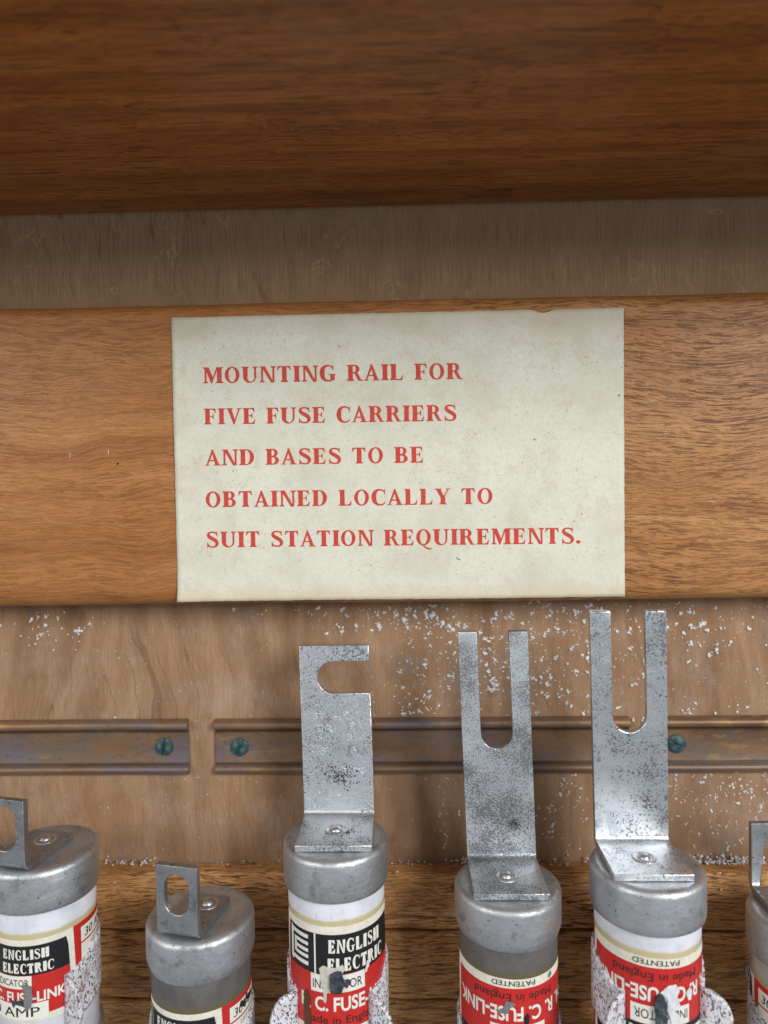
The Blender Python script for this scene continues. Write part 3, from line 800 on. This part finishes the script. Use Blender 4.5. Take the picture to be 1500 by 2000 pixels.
def make_clip(fx, fy, ztop, label, ear=True, Hc=13.0, rz=0):
    R = 11.65; h2 = Hc/2
    c = empty('spring_clip', (fx, fy, ztop-Hc), rad(rz))
    path = []                                  # (x,y,half height drop,e)
    a0 = 50
    half = []
    # ear, from tip to root (left side)
    root = Vector((-R*sin(rad(a0)), -R*cos(rad(a0))))
    tang = Vector((cos(rad(a0)), -sin(rad(a0))))     # forward along the ring
    ed = Vector((-.85, -.52)).normalized()
    el = 5.6
    for i in range(9):
        e = 1-i/9
        half.append((root+Vector((.25, -.55))+ed*(el*e), e))
    half += [(root+Vector((.22, -.35)), 0.0), (root+Vector((.08, -.05)), 0.0)]
    for i in range(1, 25):
        a = a0+(180-a0)*i/24; half.append((Vector((-R*sin(rad(a)), -R*cos(rad(a)))), -a))
    full = half+[(Vector((-p.x, p.y)), e) for p, e in reversed(half[:-1])]
    V = []; F = []; nz_ = 12
    rs = random.Random(label); ph = rs.random()*6
    for i, (p, e) in enumerate(full):
        if e > 0: up = h2*.86*math.sqrt(max(.02, 1-e**2.4)); dn = up
        elif e == 0: up = dn = h2*.86
        else:
            q = min(1, max(0, (-e-a0)/45)); q = q*q*(3-2*q); up = dn = h2*(.86+.14*q)
        dz = -2.4*(1-(q if e < 0 else 0))
        for j in range(nz_+1):
            tz = j/nz_*2-1
            V.append((p.x+.05*sin(i*.7+ph), p.y, dz+h2+(up if tz > 0 else dn)*tz+.07*sin(i*1.3+ph)*abs(tz)))
    for i in range(len(full)-1):
        for j in range(nz_):
            a = i*(nz_+1)+j; F.append((a, a+nz_+1, a+nz_+2, a+1))
    b = obj('spring_band', V, F, M['enamel'], c, smooth=True)
    so = b.modifiers.new('thickness', 'SOLIDIFY'); so.thickness = .85*S; so.offset = 1
    # stand-off that carries the clip on the slats
    Vl, Fl = lathe([(0.001, 0), (4.2, 0), (4.2, 30), (0.001, 30)], 24)
    bk = -8.0-fy-12.4
    V2 = [(x, 12.3+z/30*(bk+2.0), y+h2) for x, y, z in Vl]
    obj('stand_off', V2, Fl, M['enamel'], c)
    tag(c, label, 'clip', 'spring clips holding the fuses')
    return c

CAPS = [obj_ for obj_ in (cap_mesh(1, True), cap_mesh(2, False), cap_mesh(3, False))]
def cap_on(fu, i, rot):
    V, F = CAPS[i]; a = rad(rot)
    o = obj('end_cap', [(x*cos(a)-y*sin(a), x*sin(a)+y*cos(a), z+HB) for x, y, z in V], F, M['zinc'], fu)
    autosmooth(o, 50)
    lo = obj('end_cap', [(x, y, -z) for x, y, z in V], [f[::-1] for f in F], M['zinc'], fu); autosmooth(lo, 50)

BWHITE = ((.70, .71, .76), (.56, .57, .62), (.50, .40, .16))
BGREY = ((.115, .110, .105), (.075, .070, .066), (.120, .095, .040))
BDULL = ((.36, .32, .28), (.27, .24, .21), (.33, .26, .16))
def make_fuse(x, y, ztop, lab_drop, bcol, blade, capi, caprot, label, rot, sc_, inv, **kw):
    fu = empty('fuse_link', (x, y, ztop-HB))
    cap_on(fu, capi, caprot)
    zl = HB-lab_drop
    mat = barrel('ceramic_barrel', *bcol, zl, (.12, .09, .07) if bcol is BWHITE else (.5, .47, .42))
    V, F = lathe([(BARR-.3, CAPH-1), (BARR, CAPH-.5), (BARR, HB-CAPH+.5), (BARR-.3, HB-CAPH+1)], 80)
    b = obj('barrel', V, F, mat, fu, smooth=True)
    info = make_blade(fu, blade, 'blade', HB)
    lower = dict(blade); make_blade(fu, lower, 'blade', 0.0, -1)
    make_label(fu, zl, rot, sc_, inv, **kw)
    tag(fu, label, 'fuse', 'fuse links in the spring clips')
    return fu, info

def irr(pts, seed, j=.12):
    rs = random.Random(seed); out = []
    for i, (a, b) in enumerate(pts):
        c, d = pts[(i+1) % len(pts)]
        for k in range(3):
            t = k/3; out.append((a+(c-a)*t+rs.uniform(-j, j), b+(d-b)*t+rs.uniform(-j, j)))
    return out

# fuse with the side-slotted blade (middle)
f3, inf = make_fuse(-16.4, -23.5, -79.3, 14.5, BWHITE,
    dict(kind='side', dir=1, w=17.0, f0=7.6, yb=6.2, L=39.2, slot=(3.9, 7.6, -4.2), mat=M['galv_pale'], lean=-3.5, rivet=(.2, -.6), ax=.2, skew=-.022), 1, 20,
    'fuse with a tall side-slotted blade and white and red upright label', 2.0, 1.0, False, pu=.7,
    patches=[('tear', irr([(-3.6, 9.2), (-2.6, 8.4), (-1.5, 9.0), (.6, 8.7), (1.4, 8.3), (1.9, 9.3), (1.2, 10.5), (-.8, 14.0), (-2.0, 14.4), (-2.3, 16.8), (-2.9, 16.4), (-2.7, 13.6), (-3.4, 12.0)], 3), .06),
             ('indicator', irr([(-1.2, 10.3), (.2, 9.5), (1.3, 9.9), (1.7, 12.2), (1.0, 14.4), (-1.1, 14.2), (-1.5, 12.4)], 4, .1), .55),
             ('rust', irr([(-7.6, 15.5), (-6.6, 14.8), (-5.9, 16.5), (-6.0, 19.5), (-5.6, 23.5), (-7.6, 23.8)], 9, .18), .02),
             ('indicator', irr([(1.8, 12.0), (2.8, 11.7), (3.2, 12.6), (2.4, 13.6), (1.7, 13.4)], 5), .10),
             ('tear_white', irr([(7.0, 8.9), (7.7, 9.0), (7.6, 10.3), (6.9, 11.4), (6.3, 11.3), (6.7, 10.2)], 8, .06), .08)])
# raised maker's stamp on that blade
bl, fm, St, sb, t = inf
V = []; F = []
for txt, a0, s0, hgt, wdt in [('BT', -5.6, 34.6, 1.6, 2.6), ('9', 1.6, 34.9, 1.7, 1.2), ('ERI', -4.6, 31.6, 1.7, 4.3), ('9', 3.2, 32.2, 1.6, 1.2), ('S', -4.6, 29.6, 1.5, 1.1), ('13', 1.4, 29.6, 1.5, 2.2),
                              ('37', -4.0, 26.2, 1.8, 2.8), ('16', 2.0, 26.4, 1.8, 2.6), ('1', -3.6, 22.0, 1.7, .5), ('B', -2.0, 21.3, 1.7, 1.2), ('RLDS', 1.0, 21.6, 1.5, 5.4)]:
    vs, fs = sans_polys(txt, hgt, a0, s0, wdt, .0)
    b = len(V); n = len(vs)
    V += [fm(a, sb+s_-13.2, t/2+.24) for a, s_ in vs]+[fm(a, sb+s_-13.2, t/2-.05) for a, s_ in vs]
    F += [tuple(i+b for i in f) for f in fs]
    ed = {}
    for f in fs:
        for i in range(len(f)): ed[(f[i], f[(i+1) % len(f)])] = 1
    F += [(q+b, p+b, p+b+n, q+b+n) for p, q in ed if (q, p) not in ed]
obj('stamped_lettering', V, F, M['stamp'], bl)
def stipple(parent, fm, t, spots, seed):
    rs_ = random.Random(seed); V = []; F = []
    for a0, s0, sa, ss, n, r0 in spots:
        for i in range(n):
            a = rs_.gauss(a0, sa); q = rs_.gauss(s0, ss); rr = r0*rs_.uniform(.3, 1); b = len(V); m = 7; ph = rs_.random()*6
            V += [fm(a+rr*cos(ph+2*pi*k_/m)*rs_.uniform(.5, 1.2), q+rr*sin(ph+2*pi*k_/m)*rs_.uniform(.5, 1.2), t/2+.03+.0008*(i % 40)) for k_ in range(m)]
            F.append(tuple(range(b, b+m)))
    obj('grime_stain', V, F, M['grime'], parent)
stipple(bl, fm, t, [(.6, sb+8.0, 1.7, 1.3, 190, .26), (-2.2, sb+9.3, 1.6, 1.0, 80, .2), (-1.6, sb+15.2, 1.2, 1.4, 70, .18), (-3.0, sb+18.6, 1.0, .7, 40, .16), (1.0, sb+24, 3.4, 6, 70, .16), (0, sb+14, 4.2, 7, 90, .13)], 1)
stipple(bl, fm, t, [(2.8, 6.6, 1.6, .5, 40, .28), (.6, 5.2, 1.3, .5, 30, .22)], 2)

# forked blades
f4, inf4 = make_fuse(22.6, -25, -89.1, 15.1, BGREY,
    dict(kind='fork', dir=1, w=16.4, f0=7.9, yb=6.4, L=52.6, slot=(-3.7, 3.75), depth=27.9, mat=M['galv'], lean=0, rivet=(-.3, -.8), ax=-.2, skew=-.030), 0, 75,
    'grey-bodied fuse with a forked blade, label upside down', -.3, 1.0, True, pu=-1.4,
    patches=[('tear_grey', irr([(-1.5, 6.5), (-.5, 4.6), (1.0, 4.9), (1.4, 5.4), (.3, 6.2), (-.2, 7.4), (-2.2, 7.6), (-2.8, 7.0)], 11, .1), .03),
             ('black', irr([(3.2, 9.6), (3.0, 8.2), (4.0, 7.4), (4.4, 8.0), (4.0, 9.8), (5.0, 11.5), (2.8, 11.5)], 12, .12), .03),
             ('tear_grey', irr([(9.6, .5), (10.3, .3), (10.5, 1.0), (9.8, 1.6), (9.3, 1.2)], 13, .05), .03)])
f5, inf5 = make_fuse(52.0, -30.5, -82.0, 14.0, BWHITE,
    dict(kind='fork', dir=1, w=16.6, f0=7.6, yb=5.6, L=52.0, slot=(-3.75, 3.75), depth=27.8, mat=M['galv_pale'], lean=5.0, rivet=(-.8, -.8), ax=-.9, skew=-.040), 2, 140,
    'white-bodied fuse with the tallest forked blade, label upside down', -1.6, 1.0, True,
    patches=[('tear_white', irr([(-1.0, 6.8), (.4, 5.4), (2.0, 5.3), (2.8, 6.4), (2.4, 8.4), (3.2, 9.6), (2.0, 11.0), (3.8, 13.2), (1.2, 13.6), (.2, 10.2), (.3, 8.0)], 21, .15), .10),
             ('indicator', irr([(-2.1, 8.2), (-1.3, 7.0), (-.4, 7.4), (.1, 9.0), (.1, 13.5), (-1.9, 13.5), (-2.2, 10.5)], 22, .08), .7),
             ('tear_white', irr([(4.4, 7.4), (5.4, 6.6), (6.2, 7.2), (5.9, 9.4), (5.0, 9.2)], 23, .12), .05)])
bl, fm, t, sb = inf4[0], inf4[1], inf4[4], inf4[3]
stipple(bl, fm, t, [(3.4, sb+6.6, .9, .7, 120, .22), (-1, sb+5, 4.2, 2.6, 110, .2), (0, sb+18, 4.5, 8, 80, .12)], 3)
bl, fm, t, sb = inf5[0], inf5[1], inf5[4], inf5[3]
stipple(bl, fm, t, [(-2.6, sb+20.5, 1.8, 1.2, 70, .2), (3.2, sb+8.5, .7, .6, 18, .3), (4.3, sb+6.6, 1.0, .5, 18, .3), (-2.0, sb+15, 1.4, 1.0, 40, .2), (0, sb+20, 4.5, 12, 120, .12)], 4)
# fuses with oval-hole lugs
make_fuse(-84.2, -24, -81.6, 15.0, BWHITE,
    dict(kind='hole', dir=-1, w=10.6, f0=4.8, yb=8.4, L=13.2, hole=(3.3, 1.5, 11.4), hc=0, mat=M['lug'], rz=-12, ax=-.8, rivet=(.2, .6)), 1, 200,
    'leftmost fuse, white body, oval-hole lug cut by the picture edge', -2.0, .80, False, amp=True, pu=5.0,
    patches=[('tear_grey', irr([(-4.6, 9.9), (-3.6, 9.7), (-2.8, 10.4), (-2.7, 12.4), (-3.0, 14.6), (-3.9, 15.4), (-4.5, 14.0), (-4.2, 12.0)], 31, .1), .3),
             ('indicator', irr([(-7.4, 13.2), (-5.6, 13.2), (-4.6, 12.9), (-4.5, 14.6), (-6.4, 14.2), (-6.7, 15.0), (-7.2, 14.2)], 32, .08), .08)])
make_fuse(-47.2, -26.5, -95.4, 15.6, BGREY,
    dict(kind='hole', dir=-1, w=9.6, f0=4.6, yb=8.0, L=13.4, hole=(2.9, 1.8, 10.6), hc=0, mat=M['lug'], rz=-12, ax=.3, rivet=(1.5, .8)), 0, 300,
    'lowest fuse, grey body, short oval-hole lug standing clear of the rails', -5.8, .80, False, amp=True, overprint=True)
make_fuse(88.3, -27, -95.0, 15.0, BDULL,
    dict(kind='hole', dir=1, w=16.8, f0=7.6, yb=6.2, L=13.6, hole=(4.6, 1.8, 11.0), hc=-.8, mat=M['lug'], rivet=(0, -.6)), 1, 20,
    'rightmost fuse, mostly cut off by the picture edge', -31.0, .80, False, amp=True)

# spring clips
make_clip(-84.2, -24, -103.0, 'speckled clip round the leftmost fuse')
make_clip(-47.2, -26.5, -117.0, 'speckled clip round the lowest fuse with the short lug')
make_clip(-16.4, -23.5, -106.8, 'speckled clip round the fuse with the side-slotted blade', rz=-3)
make_clip(22.6, -25, -119.0, 'speckled clip round the grey forked fuse')
make_clip(52.0, -30.5, -101.0, 'speckled clip round the fuse with the tallest fork', rz=4)
make_clip(88.3, -27, -115.5, 'speckled clip round the rightmost fuse')

# ------------------------------------------------------------------ white crumbs on the plywood
def ico():
    bm = bmesh.new(); bmesh.ops.create_icosphere(bm, subdivisions=1, radius=1)
    v = [tuple(x.co) for x in bm.verts]; f = [tuple(y.index for y in x.verts) for x in bm.faces]; bm.free(); return v, f
IV, IF = ico()
rs = random.Random(42); CV = []; CF = []
def crumb(x, y, z, r, flat=.6, st=1.0):
    b = len(CV); a = rs.random()*6.28; e = rs.uniform(.65, 1.35)*st
    for vx, vy, vz in IV:
        k = rs.uniform(.80, 1.15)*r
        px_, pz_ = vx*k*e, vz*k/e
        CV.append((x+px_*cos(a)-pz_*sin(a), y+vy*k*flat, z+px_*sin(a)+pz_*cos(a)))
    CF.extend(tuple(i+b for i in f) for f in IF)
def P(px, py): return ((px-750)*.1335-5.4, -31.1-(py-1190)*.1356)
def cluster(px, py, sx, sy, n, r0, r1, smear=0):
    for _ in range(n):
        x, z = P(rs.gauss(px, sx), rs.gauss(py, sy))
        if -74.6 < z < -59.2 and not (57.8 < x < 62.5 or -57 < x < -50): continue
        if z > -28.5 or z < -97.6: continue
        r = 1.02*(r0+(r1-r0)*rs.random()**1.9)
        if smear:
            for k in range(rs.randint(1, 3)):
                crumb(x+rs.gauss(0, r*.8), -.03, z+rs.gauss(0, r*1.2), r*rs.uniform(.5, 1), .22, 1.2)
        else:
            crumb(x, -.2*r, z, r)
            if r > .36:
                for k in range(rs.randint(1, 4)): crumb(x+rs.gauss(0, r*.9), -.25*r, z+rs.gauss(0, r*.9), r*rs.uniform(.35, .8))
C_ = [(800, 1210, 60, 18, 60, .16, .62), (960, 1250, 75, 45, 120, .14, .60), (1010, 1330, 85, 50, 110, .14, .62), (860, 1330, 45, 50, 70, .12, .5),
      (790, 1390, 30, 12, 18, .2, .55), (1120, 1260, 45, 60, 60, .14, .55), (1230, 1290, 45, 80, 55, .14, .55), (1400, 1235, 75, 45, 60, .14, .6), (1390, 1385, 80, 18, 30, .14, .5),
      (70, 1205, 70, 10, 26, .16, .6), (120, 1225, 50, 12, 22, .16, .6), (60, 1240, 30, 8, 14, .14, .4), (130, 1262, 14, 5, 6, .2, .5), (280, 1402, 70, 4, 22, .12, .4), (620, 1400, 60, 5, 8, .12, .4),
      (660, 1230, 20, 6, 8, .15, .5), (640, 1195, 80, 6, 14, .12, .45), (1150, 1195, 250, 8, 50, .14, .55), (1350, 1320, 80, 60, 40, .1, .3)]
for c in C_: cluster(*c[:4], int(c[4]*(1.3 if c[0] > 500 else .6)), *c[5:])
for c in [(1110, 1545, 90, 25, 60, .14, .5), (1400, 1540, 80, 25, 95, .14, .55), (1000, 1600, 100, 45, 40, .12, .4), (1410, 1610, 60, 35, 65, .12, .5), (1100, 1620, 50, 40, 40, .12, .45), (870, 1560, 12, 50, 22, .12, .45),
          (720, 1350, 10, 30, 10, .12, .4), (800, 1330, 40, 40, 26, .1, .35), (250, 1270, 60, 30, 14, .1, .25), (300, 1530, 120, 20, 16, .08, .25)]: cluster(*c, smear=1)
for _ in range(420):                      # dust
    x, z = P(rs.uniform(-20, 1520), rs.uniform(1190, 1690))
    if not -74.6 < z < -59.2: crumb(x, -.03, z, rs.uniform(.05, .14))
for _ in range(60): crumb(rs.uniform(-105, 95), -.03, rs.uniform(46.5, 71), rs.uniform(.05, .10))
# heaped along the top of the slats
for x0, x1, n, r1 in [(-80, -66, 40, .45), (-45, -28, 14, .35), (10, 47, 90, .45), (72, 92, 200, .48), (-66, -45, 12, .25), (-105, -90, 10, .3), (-10, 8, 18, .35)]:
    for _ in range(n):
        r = .10+(r1-.10)*rs.random()**1.6
        crumb(rs.uniform(x0, x1), rs.uniform(-2.6, -.2), -97.8+r*.5+abs(rs.gauss(0, r1*1.7)), r, .9)
for px_, py_ in [(770, 1702), (1408, 1738), (1405, 1706), (200, 1723), (1420, 1874), (1416, 1877)]:
    x, z = P(px_, py_); crumb(x*.955, -6.6, z*.965, .35)
o = obj('white_crumbs', CV, CF, M['crumb'], smooth=True)
tag(o, 'white crumbs and powder scattered over the plywood', 'crumbs', kind='stuff')
